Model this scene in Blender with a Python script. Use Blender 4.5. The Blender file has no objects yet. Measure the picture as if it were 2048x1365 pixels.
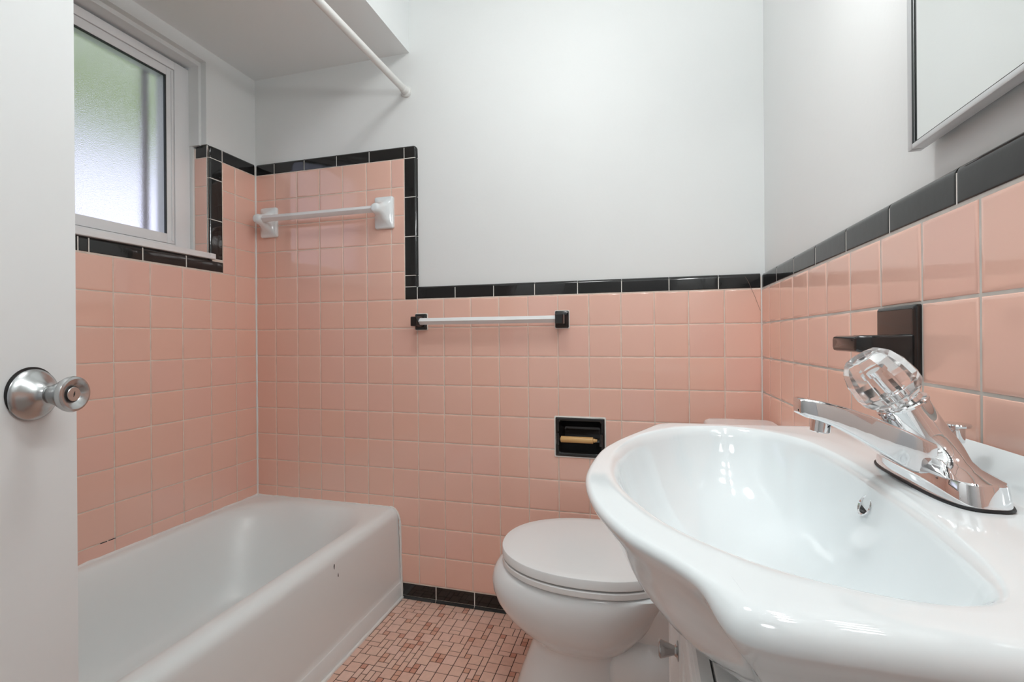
import bpy, bmesh, math, random
from mathutils import Vector, Matrix
random.seed(7)
PI = math.pi
COL = bpy.context.scene.collection
SC = bpy.context.scene

# ------------------------------------------------------------------ helpers
def link(o, parent=None):
    COL.objects.link(o)
    if parent is not None:
        o.parent = parent
    return o

def mesh_obj(name, verts, faces, mats, parent=None, smooth=True, angle=35, midx=None):
    me = bpy.data.meshes.new(name)
    me.from_pydata([tuple(v) for v in verts], [], faces)
    if not isinstance(mats, (list, tuple)):
        mats = [mats]
    for m in mats:
        me.materials.append(m)
    if midx:
        for p, i in zip(me.polygons, midx):
            p.material_index = i
    bm = bmesh.new(); bm.from_mesh(me)
    bmesh.ops.recalc_face_normals(bm, faces=bm.faces)
    bm.to_mesh(me); bm.free()
    if smooth:
        me.shade_smooth()
        me.set_sharp_from_angle(angle=math.radians(angle))
    return link(bpy.data.objects.new(name, me), parent)

class MB:
    """collects geometry into one mesh"""
    def __init__(s):
        s.v = []; s.f = []; s.m = []
    def add(s, verts, faces, mi=0):
        b = len(s.v)
        s.v += [tuple(v) for v in verts]
        for f in faces:
            s.f.append([i + b for i in f]); s.m.append(mi)
        return s
    def box(s, x0, x1, y0, y1, z0, z1, bevel=0.0, mi=0, seg=2):
        bm = bmesh.new()
        bmesh.ops.create_cube(bm, size=1)
        for v in bm.verts:
            v.co = Vector(((x0 + x1) / 2 + v.co.x * (x1 - x0), (y0 + y1) / 2 + v.co.y * (y1 - y0), (z0 + z1) / 2 + v.co.z * (z1 - z0)))
        if bevel > 0:
            bmesh.ops.bevel(bm, geom=bm.edges[:], offset=bevel, segments=seg, profile=0.5, affect='EDGES')
        return s.bm(bm, mi)
    def bm(s, bm, mi=0):
        bm.verts.index_update()
        s.add([v.co.copy() for v in bm.verts], [[v.index for v in f.verts] for f in bm.faces], mi)
        bm.free(); return s
    def loft(s, rings, cap0=True, cap1=True, mi=0, closed=True):
        n = len(rings[0]); b = len(s.v)
        for r in rings:
            s.v += [tuple(p) for p in r]
        for k in range(len(rings) - 1):
            for i in range(n if closed else n - 1):
                j = (i + 1) % n
                s.f.append([b + k * n + i, b + k * n + j, b + (k + 1) * n + j, b + (k + 1) * n + i]); s.m.append(mi)
        if cap0: s.f.append([b + i for i in range(n)][::-1]); s.m.append(mi)
        if cap1: s.f.append([b + (len(rings) - 1) * n + i for i in range(n)]); s.m.append(mi)
        return s
    def lathe(s, prof, org, axis, n=48, mi=0, cap0=True, cap1=True, phase=0.0):
        """prof: (radius, height) pairs, height along axis from org"""
        a = Vector(axis).normalized()
        t = Vector((0, 0, 1)) if abs(a.z) < 0.9 else Vector((1, 0, 0))
        e1 = a.cross(t).normalized(); e2 = a.cross(e1)
        o = Vector(org)
        rings = []
        for r, h in prof:
            rings.append([o + a * h + (e1 * math.cos(2 * PI * (i + phase) / n) + e2 * math.sin(2 * PI * (i + phase) / n)) * r for i in range(n)])
        return s.loft(rings, cap0, cap1, mi)
    def tube(s, pts, r, n=16, mi=0):
        pts = [Vector(p) for p in pts]; rings = []
        rr = r if isinstance(r, (list, tuple)) else [r] * len(pts)
        for k, p in enumerate(pts):
            d = (pts[min(k + 1, len(pts) - 1)] - pts[max(k - 1, 0)]).normalized()
            t = Vector((0, 0, 1)) if abs(d.z) < 0.9 else Vector((1, 0, 0))
            e1 = d.cross(t).normalized(); e2 = d.cross(e1)
            rings.append([p + (e1 * math.cos(2 * PI * i / n) + e2 * math.sin(2 * PI * i / n)) * rr[k] for i in range(n)])
        return s.loft(rings, True, True, mi)
    def build(s, name, mats, parent=None, smooth=True, angle=35):
        return mesh_obj(name, s.v, s.f, mats, parent, smooth, angle, s.m)

def thing(name, label, cat, loc=(0, 0, 0), group=None):
    o = bpy.data.objects.new(name, None); COL.objects.link(o)
    o.empty_display_size = 0.05
    o.location = loc
    o['label'] = label; o['category'] = cat
    if group: o['group'] = group
    return o

def tag(o, label, cat, group=None):
    o['label'] = label; o['category'] = cat
    if group: o['group'] = group
    return o

def struct(o, label=None):
    o['kind'] = 'structure'
    if label: o['label'] = label
    return o

def settle(root):
    """children were built in world coordinates: keep them there under an empty that stands at the base"""
    bpy.context.view_layer.update()
    inv = Matrix.Translation(root.location).inverted()
    for c in root.children:
        c.matrix_parent_inverse = inv

def catmull(pts, n):
    """closed Catmull-Rom, n samples per span"""
    out = []; N = len(pts)
    for i in range(N):
        p0, p1, p2, p3 = (Vector(pts[(i + k - 1) % N]) for k in range(4))
        for k in range(n):
            t = k / n
            out.append(0.5 * ((2 * p1) + (p2 - p0) * t + (2 * p0 - 5 * p1 + 4 * p2 - p3) * t * t + (3 * p1 - p0 - 3 * p2 + p3) * t ** 3))
    return out

def ray_poly(c, ang, poly):
    """distance from c along angle to a closed star-shaped polygon"""
    d = Vector((math.cos(ang), math.sin(ang))); best = None
    for i in range(len(poly)):
        a = poly[i] - c; b = poly[(i + 1) % len(poly)] - c
        e = b - a
        den = d.x * e.y - d.y * e.x
        if abs(den) < 1e-12: continue
        t = (a.x * e.y - a.y * e.x) / den
        u = (a.x * d.y - a.y * d.x) / den
        if t > 0 and -1e-6 <= u <= 1 + 1e-6 and (best is None or t > best): best = t
    return best

def smoothstep(a, b, x):
    t = max(0.0, min(1.0, (x - a) / (b - a))); return t * t * (3 - 2 * t)

# ------------------------------------------------------------------ materials
def mat(name, col, rough=0.5, metal=0.0, spec=0.5, coat=0.0, bump=None, var=None, ior=None, trans=0.0):
    """procedural principled material. var=(scale, amount): noise value variation; bump=(scale, strength, distance)"""
    m = bpy.data.materials.new(name); m.use_nodes = True
    nt = m.node_tree; b = nt.nodes['Principled BSDF']
    b.inputs['Base Color'].default_value = (*col, 1)
    b.inputs['Roughness'].default_value = rough
    b.inputs['Metallic'].default_value = metal
    b.inputs['Specular IOR Level'].default_value = spec
    b.inputs['Coat Weight'].default_value = coat
    b.inputs['Coat Roughness'].default_value = 0.05
    b.inputs['Transmission Weight'].default_value = trans
    if ior: b.inputs['IOR'].default_value = ior
    tc = nt.nodes.new('ShaderNodeTexCoord')
    if var:
        n = nt.nodes.new('ShaderNodeTexNoise'); n.inputs['Scale'].default_value = var[0]; n.inputs['Detail'].default_value = 3
        nt.links.new(tc.outputs['Object'], n.inputs['Vector'])
        r = nt.nodes.new('ShaderNodeMapRange')
        r.inputs['From Min'].default_value = 0.3; r.inputs['From Max'].default_value = 0.7
        r.inputs['To Min'].default_value = 1 - var[1]; r.inputs['To Max'].default_value = 1 + var[1]
        nt.links.new(n.outputs['Fac'], r.inputs['Value'])
        h = nt.nodes.new('ShaderNodeHueSaturation'); h.inputs['Color'].default_value = (*col, 1)
        nt.links.new(r.outputs['Result'], h.inputs['Value'])
        nt.links.new(h.outputs['Color'], b.inputs['Base Color'])
    if bump:
        n = nt.nodes.new('ShaderNodeTexNoise'); n.inputs['Scale'].default_value = bump[0]; n.inputs['Detail'].default_value = 4
        nt.links.new(tc.outputs['Object'], n.inputs['Vector'])
        bp = nt.nodes.new('ShaderNodeBump'); bp.inputs['Strength'].default_value = bump[1]; bp.inputs['Distance'].default_value = bump[2]
        nt.links.new(n.outputs['Fac'], bp.inputs['Height'])
        nt.links.new(bp.outputs['Normal'], b.inputs['Normal'])
    return m

PINK = [mat('pink_tile_%s' % s, c, 0.055, spec=0.68, bump=(11, 0.05, 0.004)) for s, c in
        (('plain', (0.84, 0.525, 0.425)), ('rosy', (0.835, 0.518, 0.428)), ('warm', (0.845, 0.522, 0.416)), ('pale', (0.85, 0.536, 0.438)))]
BLACK_TILE = mat('black_glazed_tile', (0.012, 0.012, 0.012), 0.07, spec=0.55, bump=(25, 0.12, 0.003))
BLACK_CERAMIC = mat('black_ceramic', (0.014, 0.014, 0.014), 0.11, spec=0.55)
GROUT = mat('cream_grout', (0.72, 0.62, 0.54), 0.9, var=(30, 0.12))
GROUT_WHITE = mat('white_grout', (0.78, 0.76, 0.72), 0.85, var=(40, 0.08))
CAULK = mat('white_caulk', (0.78, 0.78, 0.76), 0.5, bump=(60, 0.5, 0.003))
PAINT = mat('white_wall_paint', (0.78, 0.795, 0.79), 0.55, spec=0.4, bump=(90, 0.10, 0.002), var=(3, 0.01))
CEILPAINT = mat('white_ceiling_paint', (0.82, 0.84, 0.84), 0.8, bump=(120, 0.1, 0.002))
DOORPAINT = mat('white_door_paint', (0.79, 0.82, 0.825), 0.4, spec=0.4, bump=(40, 0.12, 0.002))
VINYL = mat('white_vinyl_frame', (0.82, 0.825, 0.835), 0.35)
GASKET = mat('dark_gasket', (0.03, 0.035, 0.035), 0.5)
PORCELAIN = mat('white_porcelain', (0.80, 0.845, 0.86), 0.06, spec=0.6, coat=0.3)
ENAMEL = mat('white_tub_enamel', (0.79, 0.84, 0.845), 0.30, spec=0.5, bump=(6, 0.05, 0.004))
SEATPLASTIC = mat('white_seat_plastic', (0.80, 0.825, 0.83), 0.22)
CHROME = mat('polished_chrome', (0.78, 0.78, 0.79), 0.035, metal=1.0)
CHROME_DARK = mat('dull_chrome', (0.42, 0.42, 0.42), 0.22, metal=1.0)
NICKEL = mat('brushed_nickel', (0.52, 0.53, 0.53), 0.24, metal=1.0, bump=(220, 0.12, 0.001))
RUBBER = mat('black_rubber', (0.008, 0.008, 0.009), 0.5)
ACRYLIC = mat('clear_acrylic', (0.99, 0.99, 0.99), 0.11, ior=1.49, trans=1.0)
WOOD = None
WHITEMETAL = mat('white_painted_rod', (0.74, 0.74, 0.72), 0.35, bump=(60, 0.3, 0.002))
WHITEBAR = mat('white_plastic_bar', (0.80, 0.80, 0.80), 0.25)
CABPAINT = mat('white_cabinet_paint', (0.72, 0.72, 0.71), 0.4, bump=(50, 0.1, 0.002))
MIRROR = mat('mirror_glass', (0.80, 0.81, 0.80), 0.01, metal=1.0)
CHIP = mat('dark_chip', (0.015, 0.015, 0.018), 0.8)
DARKHOLE = mat('dark_hole', (0.02, 0.02, 0.02), 0.6)
FLOOR_LIGHT = [mat('floor_tile_pale_%d' % i, c, 0.32, var=(60, 0.05)) for i, c in enumerate(((0.74, 0.50, 0.40), (0.72, 0.47, 0.375), (0.75, 0.51, 0.42)))]
FLOOR_DARK = [mat('floor_tile_rust_%d' % i, c, 0.32, var=(60, 0.06)) for i, c in enumerate(((0.58, 0.28, 0.20), (0.63, 0.32, 0.23), (0.66, 0.37, 0.27)))]
FLOOR_GROUT = mat('dark_floor_grout', (0.035, 0.022, 0.018), 0.9, var=(9, 0.5))
HALLPAINT = mat('hall_paint', (0.78, 0.78, 0.76), 0.7, var=(2, 0.02))
HALLFLOOR = mat('hall_floor_board', (0.42, 0.39, 0.36), 0.4, var=(5, 0.2))

def wood():
    m = bpy.data.materials.new('pale_wood'); m.use_nodes = True
    nt = m.node_tree; b = nt.nodes['Principled BSDF']
    tc = nt.nodes.new('ShaderNodeTexCoord'); mp = nt.nodes.new('ShaderNodeMapping')
    mp.inputs['Scale'].default_value = (8, 90, 90)
    n = nt.nodes.new('ShaderNodeTexNoise'); n.inputs['Scale'].default_value = 2
    r = nt.nodes.new('ShaderNodeValToRGB')
    r.color_ramp.elements[0].color = (0.50, 0.28, 0.10, 1); r.color_ramp.elements[1].color = (0.74, 0.48, 0.20, 1)
    nt.links.new(tc.outputs['Object'], mp.inputs['Vector']); nt.links.new(mp.outputs['Vector'], n.inputs['Vector'])
    nt.links.new(n.outputs['Fac'], r.inputs['Fac']); nt.links.new(r.outputs['Color'], b.inputs['Base Color'])
    b.inputs['Roughness'].default_value = 0.45
    return m
WOOD = wood()

def glow(name, col, s):
    m = bpy.data.materials.new(name); m.use_nodes = True
    b = m.node_tree.nodes['Principled BSDF']
    b.inputs['Base Color'].default_value = (0.8, 0.8, 0.8, 1)
    b.inputs['Emission Color'].default_value = (*col, 1); b.inputs['Emission Strength'].default_value = s
    return m

def frosted():
    m = bpy.data.materials.new('obscure_glass'); m.use_nodes = True
    nt = m.node_tree; b = nt.nodes['Principled BSDF']
    b.inputs['Base Color'].default_value = (0.96, 0.97, 0.97, 1)
    b.inputs['Transmission Weight'].default_value = 1.0
    b.inputs['Roughness'].default_value = 0.22
    b.inputs['IOR'].default_value = 1.3
    tc = nt.nodes.new('ShaderNodeTexCoord')
    n = nt.nodes.new('ShaderNodeTexNoise'); n.inputs['Scale'].default_value = 420; n.inputs['Detail'].default_value = 2
    nt.links.new(tc.outputs['Object'], n.inputs['Vector'])
    bp = nt.nodes.new('ShaderNodeBump'); bp.inputs['Strength'].default_value = 0.5; bp.inputs['Distance'].default_value = 0.002
    nt.links.new(n.outputs['Fac'], bp.inputs['Height']); nt.links.new(bp.outputs['Normal'], b.inputs['Normal'])
    return m
FROST = frosted()

# ------------------------------------------------------------------ room dimensions (metres)
T = 0.1095                       # wall tile pitch
W = 1.9615                       # tile face to tile face
Z0 = 0.9362                      # a wall-tile course line
TH = 0.012                       # tile face stands this far off the plaster
ROW = lambda n: Z0 + T * n
R2, R3 = ROW(2), ROW(3)          # wainscot cap line, window cap line
R7 = ROW(7)                      # tub surround cap line
CAP = 0.050
YN = -1.72                       # near wall
HC = 2.42                        # main ceiling
SOF = 2.117                      # soffit over the tub

# ------------------------------------------------------------------ tiles
def tile_patch(mb, frame, u0, u1, v0, v1, mi, gap=0.0013):
    """one pillowed tile. frame(u, v, n) -> world; n = 0 at the tile face"""
    u0 += gap; u1 -= gap; v0 += gap; v1 -= gap
    if u1 - u0 < 0.004 or v1 - v0 < 0.004: return
    tu = random.uniform(-1, 1) * 0.0022; tv = random.uniform(-1, 1) * 0.0022
    um, vm = (u0 + u1) / 2, (v0 + v1) / 2
    e = 0.0016
    rings = [(0, -0.006), (0, -0.0016), (e * 0.35, -0.0006), (e, 0.0), (e * 4, 0.0002)]
    R = []
    for ins, n in rings:
        a0, a1, b0, b1 = u0 + ins, u1 - ins, v0 + ins, v1 - ins
        if a1 < a0: a0 = a1 = um
        if b1 < b0: b0 = b1 = vm
        R.append([frame(u, v, n + (u - um) * tu + (v - vm) * tv) for u, v in ((a0, b0), (a1, b0), (a1, b1), (a0, b1))])
    mb.loft(R, cap0=False, cap1=True, mi=mi)

def bull(d, r=0.012):
    if d >= r: return 0.0
    d = max(d, 0.0)
    return -(r - math.sqrt(max(0.0, r * r - (r - d) ** 2)))

def trim_patch(mb, frame, u0, u1, v0, v1, round_u0=False, round_u1=False, round_v0=False, round_v1=False, gap=0.0013, depth=0.0, mi=0):
    """one glazed trim tile as a small height field, bull-nosed along the chosen edges"""
    if not round_u0: u0 += gap
    if not round_u1: u1 -= gap
    if not round_v0: v0 += gap
    if not round_v1: v1 -= gap
    def grid(a, b, ra, rb):
        g = [0.0, 0.0006, 0.0016, 0.0034, 0.006, 0.009, 0.0125]
        L = b - a
        k = [a + x for x in g if x < L * 0.45]
        return k + [b - x for x in reversed(g) if x < L * 0.45]
    U, V = grid(u0, u1, 0, 0), grid(v0, v1, 0, 0)
    def edge(d, rnd):
        if rnd: return bull(d)
        return -0.0012 if d < 1e-5 else (-0.0003 if d < 0.0008 else 0.0)
    vs = []; pos = []
    tu = random.uniform(-1, 1) * 0.002; tv = random.uniform(-1, 1) * 0.002
    um, vm = (u0 + u1) / 2, (v0 + v1) / 2
    for v in V:
        for u in U:
            n = min(edge(u - u0, round_u0), edge(u1 - u, round_u1), edge(v - v0, round_v0), edge(v1 - v, round_v1))
            if n > -0.011: n += (u - um) * tu + (v - vm) * tv
            uu, vv = u, v
            q = 0.020
            if round_v1 and round_u1 and u > u1 - q and v > v1 - q:
                a_, b_ = (u - u1 + q) / q, (v - v1 + q) / q
                uu = u1 - q + q * a_ * math.sqrt(1 - b_ * b_ / 2); vv = v1 - q + q * b_ * math.sqrt(1 - a_ * a_ / 2)
            pos.append((uu, vv))
            vs.append(frame(uu, vv, n + depth))
    nu = len(U)
    fs = [[j * nu + i, j * nu + i + 1, (j + 1) * nu + i + 1, (j + 1) * nu + i] for j in range(len(V) - 1) for i in range(nu - 1)]
    # skirt down to the setting bed
    per = [i for i in range(nu)] + [j * nu + nu - 1 for j in range(1, len(V))] + [(len(V) - 1) * nu + i for i in range(nu - 2, -1, -1)] + [j * nu for j in range(len(V) - 2, 0, -1)]
    b = len(vs)
    for p in per:
        vs.append(frame(pos[p][0], pos[p][1], -0.0118))
    k = len(per)
    for i in range(k):
        j = (i + 1) % k
        fs.append([per[i], per[j], b + j, b + i])
    mb.add(vs, fs, mi)

fb = lambda u, v, n: (u, -n, v)              # back wall: u = x, v = z
fl = lambda u, v, n: (n, -u, v)              # left wall: u = distance from back wall
fr = lambda u, v, n: (W - n, -u, v)          # right wall
fj = lambda u, v, n: (-u, -0.213 - n, v)     # window jamb: u = depth into the wall, faces the camera

def cuts(a, first, b, pitch=T):
    out = [a]; x = first
    while x < b - 1e-4:
        if x > a + 1e-4: out.append(x)
        x += pitch
    out.append(b); return out

def pick_pink():
    return random.choice((0, 0, 0, 1, 2, 3))

def box_mesh(name, boxes, m, parent=None, bevel=0.0):
    mb = MB()
    for b in boxes: mb.box(*b, bevel=bevel)
    return mb.build(name, m, parent, smooth=bevel > 0)

# --- back wall
TP = (1.2935, 1.4655, 0.587, 0.7235)          # toilet paper recess in the back wall
wall_back = struct(box_mesh('wall_back', [(-0.20, TP[0] + 0.003, TH, 0.16, -0.05, HC), (TP[1] - 0.003, W + 0.20, TH, 0.16, -0.05, HC), (TP[0] + 0.003, TP[1] - 0.003, TH, 0.16, -0.05, TP[2] + 0.003), (TP[0] + 0.003, TP[1] - 0.003, TH, 0.16, TP[3] - 0.003, HC)], PAINT), 'white painted back wall above the pink tile')
tb = MB()
xs = cuts(0.0, 0.0991, W)
rows = [0.0602] + [ROW(n) for n in range(-8, 2) if ROW(n) > 0.0602 + 0.01] + [R2]
for i in range(len(xs) - 1):
    for j in range(len(rows) - 1):
        a0, a1, b0, b1 = xs[i], xs[i + 1], rows[j], rows[j + 1]
        h0, h1, h2, h3 = TP[0] + 0.010, TP[1] - 0.010, TP[2] + 0.010, TP[3] - 0.010    # the cut edge hides behind the holder's flange
        if a1 > h0 and a0 < h1 and b1 > h2 and b0 < h3:
            segs = []
            if a0 < h0: segs.append((a0, min(a1, h0), b0, b1))
            if a1 > h1: segs.append((max(a0, h1), a1, b0, b1))
            m0, m1 = max(a0, h0), min(a1, h1)
            if b0 < h2: segs.append((m0, m1, b0, h2))
            if b1 > h3: segs.append((m0, m1, h3, b1))
            for s_ in segs: tile_patch(tb, fb, *s_, pick_pink())
            continue
        tile_patch(tb, fb, a0, a1, b0, b1, pick_pink())
XV0, XV1 = 0.7035, 0.7560                      # black vertical edge of the tub surround
rows2 = [R2] + [ROW(n) for n in range(3, 8)]
xs2 = cuts(0.0, 0.0991, XV0)
for i in range(len(xs2) - 1):
    for j in range(len(rows2) - 1):
        tile_patch(tb, fb, xs2[i], xs2[i + 1], rows2[j], rows2[j + 1], pick_pink())
tb.build('tile_panel', PINK, wall_back)
g = MB()
g.box(0, TP[0] - 0.002, 0.0011, TH + 0.001, 0.0, R2 + CAP - 0.012); g.box(TP[1] + 0.002, W, 0.0011, TH + 0.001, 0.0, R2 + CAP - 0.012)
g.box(TP[0] - 0.002, TP[1] + 0.002, 0.0011, TH + 0.001, 0.0, TP[2] - 0.002); g.box(TP[0] - 0.002, TP[1] + 0.002, 0.0011, TH + 0.001, TP[3] + 0.002, R2 + CAP - 0.012)
g.box(0, XV1 - 0.012, 0.0011, TH + 0.001, R2 + CAP - 0.012, R7 + CAP - 0.012)
g.build('grout_bed', GROUT, wall_back, smooth=False)
# crack running through the last tile under the cap
ck = MB(); cp = [(1.9129, 1.196), (1.9185, 1.186), (1.9235, 1.1766), (1.930, 1.158), (1.937, 1.141), (1.9425, 1.127), (1.950, 1.105), (1.9565, 1.086)]
for (xa, za), (xb, zb) in zip(cp[:-1], cp[1:]):
    w_ = 0.0005
    ck.add([(xa - w_, -0.0011, za), (xa + w_, -0.0011, za), (xb + w_, -0.0011, zb), (xb - w_, -0.0011, zb)], [[0, 1, 2, 3]])
ck.build('crack', mat('crack_line', (0.16, 0.11, 0.09), 0.9), wall_back, smooth=False)

# black caps on the back wall
tm = MB()
jx = [0.7560, 0.9123, 1.0646, 1.2195, 1.3744, 1.5253, 1.6804, 1.8338, W - 0.002]
for a, b in zip(jx[:-1], jx[1:]): trim_patch(tm, fb, a, b, R2 + 0.0015, R2 + CAP, round_v1=True)
trim_patch(tm, fb, XV0, XV1, R2, R2 + CAP)                                          # inner corner piece
zz = [R2 + CAP, 1.2493, 1.3997, 1.5519, R7]
for a, b in zip(zz[:-1], zz[1:]): trim_patch(tm, fb, XV0, XV1, a, b, round_u1=True)
trim_patch(tm, fb, XV0, XV1, R7, R7 + CAP, round_u1=True, round_v1=True)
jt = [0.003, 0.0955, 0.2452, 0.4000, 0.5499, XV0]
for a, b in zip(jt[:-1], jt[1:]): trim_patch(tm, fb, a, b, R7, R7 + CAP, round_v1=True)
struct(tm.build('trim_1', BLACK_TILE), 'glossy black cap tiles edging the pink tile on the back wall')
# black base tiles along the floor
bb = MB()
jb = [0.684, 0.8257, 0.9817, 1.137, 1.292, 1.447, 1.602, 1.757, W - 0.003]
for a, b in zip(jb[:-1], jb[1:]):
    trim_patch(bb, fb, a, b, 0.0085, 0.0580)
    fl_ = [(a + 0.0013, -0.0005, 0.0095), (b - 0.0013, -0.0005, 0.0095), (b - 0.0013, -0.003, 0.004), (a + 0.0013, -0.003, 0.004), (b - 0.0013, -0.008, 0.001), (a + 0.0013, -0.008, 0.001)]
    bb.add(fl_, [[0, 1, 2, 3], [3, 2, 4, 5]])
struct(bb.build('baseboard_back', BLACK_TILE), 'black cove base tiles at the foot of the back wall')
gw = MB()
for x in jb[1:-1]: gw.box(x - 0.0014, x + 0.0014, -0.0002, 0.006, 0.004, 0.0575)
for x in jx[1:-1]: gw.box(x - 0.0012, x + 0.0012, 0.0004, 0.008, R2 + 0.002, R2 + 0.042)
gw.box(XV1 - 0.0013, XV1 + 0.0013, 0.0004, 0.008, R2 + 0.002, R2 + 0.047)
for x in jt[1:]: gw.box(x - 0.0012, x + 0.0012, 0.0004, 0.008, R7 + 0.002, R7 + 0.042)
for z in [R2 + CAP] + zz[1:]: gw.box(XV0 + 0.001, XV1 - 0.006, 0.0004, 0.008, z - 0.0012, z + 0.0012)
gw.build('white_joint', GROUT_WHITE, wall_back, smooth=False)

# --- left wall with the window opening
OY0, OY1 = -0.213, -1.00                        # opening far / near edge
OZ0, OZ1 = 1.318, 2.066
wl = MB()
wl.box(-0.22, -TH, OY0 + TH, TH + 0.15, -0.05, HC)
wl.box(-0.22, -TH, YN - 0.15, OY1, -0.05, HC)
wl.box(-0.22, -TH, OY1, OY0 + TH, -0.05, OZ0 - 0.004)
wl.box(-0.22, -TH, OY1, OY0 + TH, OZ1, HC)
wl.box(-0.155, -0.0725, OY0 - 0.006, OY0 + TH, OZ0 + 0.019, R7 + CAP)
# plaster reveal built out to the face above the tile, with a narrow stop step inside
wl.box(-0.22, -TH, OY0, OY0 + TH, R7 + CAP, OZ1, bevel=0.0)
wl.box(-0.22, -0.037, OY0 - 0.010, OY0, R7 + CAP - 0.004, OZ1)
wl.box(-0.22, -0.037, OY1, OY0 - 0.010, OZ1 - 0.016, OZ1)
wall_left = struct(wl.build('wall_left', PAINT, smooth=False), 'white painted left wall over the bathtub')
tl = MB()
YE = 1.522                                       # far end of the tub alcove, measured from the back wall
ys = cuts(0.0, 0.0997, YE)
rl = [0.3400] + [ROW(n) for n in range(-5, 3)] + [R3]
for i in range(len(ys) - 1):
    for j in range(len(rl) - 1):
        tile_patch(tl, fl, ys[i], ys[i + 1], rl[j], rl[j + 1], pick_pink())
YV0, YV1 = 0.1570, 0.2130                        # black vertical strip beside the window
ys2 = cuts(0.0, 0.0997, YV0); rl2 = [ROW(n) for n in range(3, 8)]
for i in range(len(ys2) - 1):
    for j in range(len(rl2) - 1):
        tile_patch(tl, fl, ys2[i], ys2[i + 1], rl2[j], rl2[j + 1], pick_pink())
rj = [OZ0] + [ROW(n) for n in range(4, 8)]
for j in range(len(rj) - 1):
    tile_patch(tl, fj, 0.0125, 0.072, rj[j], rj[j + 1], pick_pink())
tl.build('tile_panel', PINK, wall_left)
g = MB()
g.box(-TH - 0.001, -0.0011, -YE, 0, 0.33, R3 + 0.036); g.box(-TH - 0.001, -0.0011, -YV1 + 0.012, 0, R3 + 0.036, R7 + CAP - 0.012)
g.box(-0.0725, -0.006, OY0 + 0.0011, OY0 + TH + 0.001, OZ0, R7 + CAP - 0.012)
g.build('grout_bed', GROUT, wall_left, smooth=False)
tm2 = MB()
jl = [YV0 - 0.002, 0.3039, 0.4507, 0.601, 0.628, 0.78, 0.933, 1.013]
for a, b in zip(jl[:-1], jl[1:]): trim_patch(tm2, fl, a, b, R3 + 0.003, R3 + CAP, round_v1=True)
zl = [R3 + CAP + 0.002, 1.4676, 1.6252, R7]
for a, b in zip(zl[:-1], zl[1:]): trim_patch(tm2, fl, YV0, YV1, a, b, round_u1=True)
trim_patch(tm2, fl, YV0, YV1, R7, R7 + CAP, round_u1=True, round_v1=True)
trim_patch(tm2, fl, 0.003, YV0, R7, R7 + CAP, round_v1=True)
trim_patch(tm2, fj, 0.0115, 0.0725, R7, R7 + CAP, round_v1=True, round_u1=True)
struct(tm2.build('trim_2', BLACK_TILE), 'glossy black cap tiles around the window on the left wall')
gw = MB()
for y in jl[1:-1]: gw.box(-0.008, -0.0004, -y - 0.0014, -y + 0.0014, R3 + 0.004, R3 + 0.046)
for z in [R3 + CAP + 0.001] + zl[1:]: gw.box(-0.008, -0.0004, -YV1 + 0.004, -YV0 - 0.001, z - 0.0014, z + 0.0014)
gw.box(-0.008, -0.0004, -YV0 - 0.0014, -YV0 + 0.0014, R7 + 0.002, R7 + 0.046)
gw.box(-0.0115, -0.0095, OY0 - 0.0004, OY0 + 0.006, OZ0, R7 + CAP - 0.004)
gw.build('white_joint', GROUT_WHITE, wall_left, smooth=False)

gg = MB()
for a_, b_ in ((-0.5775, -0.560), (-0.5555, -0.5365)): gg.box(-0.0008, 0.0002, a_, b_, ROW(-5) - 0.0011, ROW(-5) + 0.0009)
gg.build('open_joint', CHIP, wall_left, smooth=False)

# --- right wall
wall_right = struct(box_mesh('wall_right', [(W + TH, W + 0.2, YN - 0.15, 0.16, -0.05, HC)], PAINT), 'white painted right wall above the sink')
tr = MB()
ysr = cuts(0.0, 0.0900, -YN)
HOLD = (0.0900 + 6 * T, 0.0900 + 7 * T, ROW(0), ROW(1))
rr_ = [0.002] + rows[0:1] + rows[1:]
for i in range(len(ysr) - 1):
    for j in range(len(rr_) - 1):
        if abs(ysr[i] - HOLD[0]) < 1e-3 and abs(rr_[j] - HOLD[2]) < 1e-3: continue
        tile_patch(tr, fr, ysr[i], ysr[i + 1], rr_[j], rr_[j + 1], pick_pink(), gap=0.0018)
tr.build('tile_panel', PINK, wall_right)
g = MB(); g.box(W + 0.0011, W + TH + 0.001, YN, 0, 0.0, R2 + CAP - 0.012)
g.build('grout_bed', mat('grey_grout', (0.58, 0.55, 0.51), 0.9, var=(30, 0.1)), wall_right, smooth=False)
tm3 = MB()
jr = [0.004, 0.0120, 0.1640, 0.3170, 0.4645, 0.6200, 0.7740, 0.9275, 1.081, 1.234, 1.387, 1.540, -YN]
for a, b in zip(jr[:-1], jr[1:]): trim_patch(tm3, fr, a, b, R2 + 0.0015, R2 + CAP, round_v1=True)
struct(tm3.build('trim_3', BLACK_TILE), 'glossy black cap tiles along the right wall wainscot')
gw = MB()
for y in jr[2:-1]: gw.box(W + 0.0006, W + 0.009, -y - 0.0011, -y + 0.0011, R2 + 0.002, R2 + 0.040)
gw.build('white_joint', GROUT_WHITE, wall_right, smooth=False)

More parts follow.
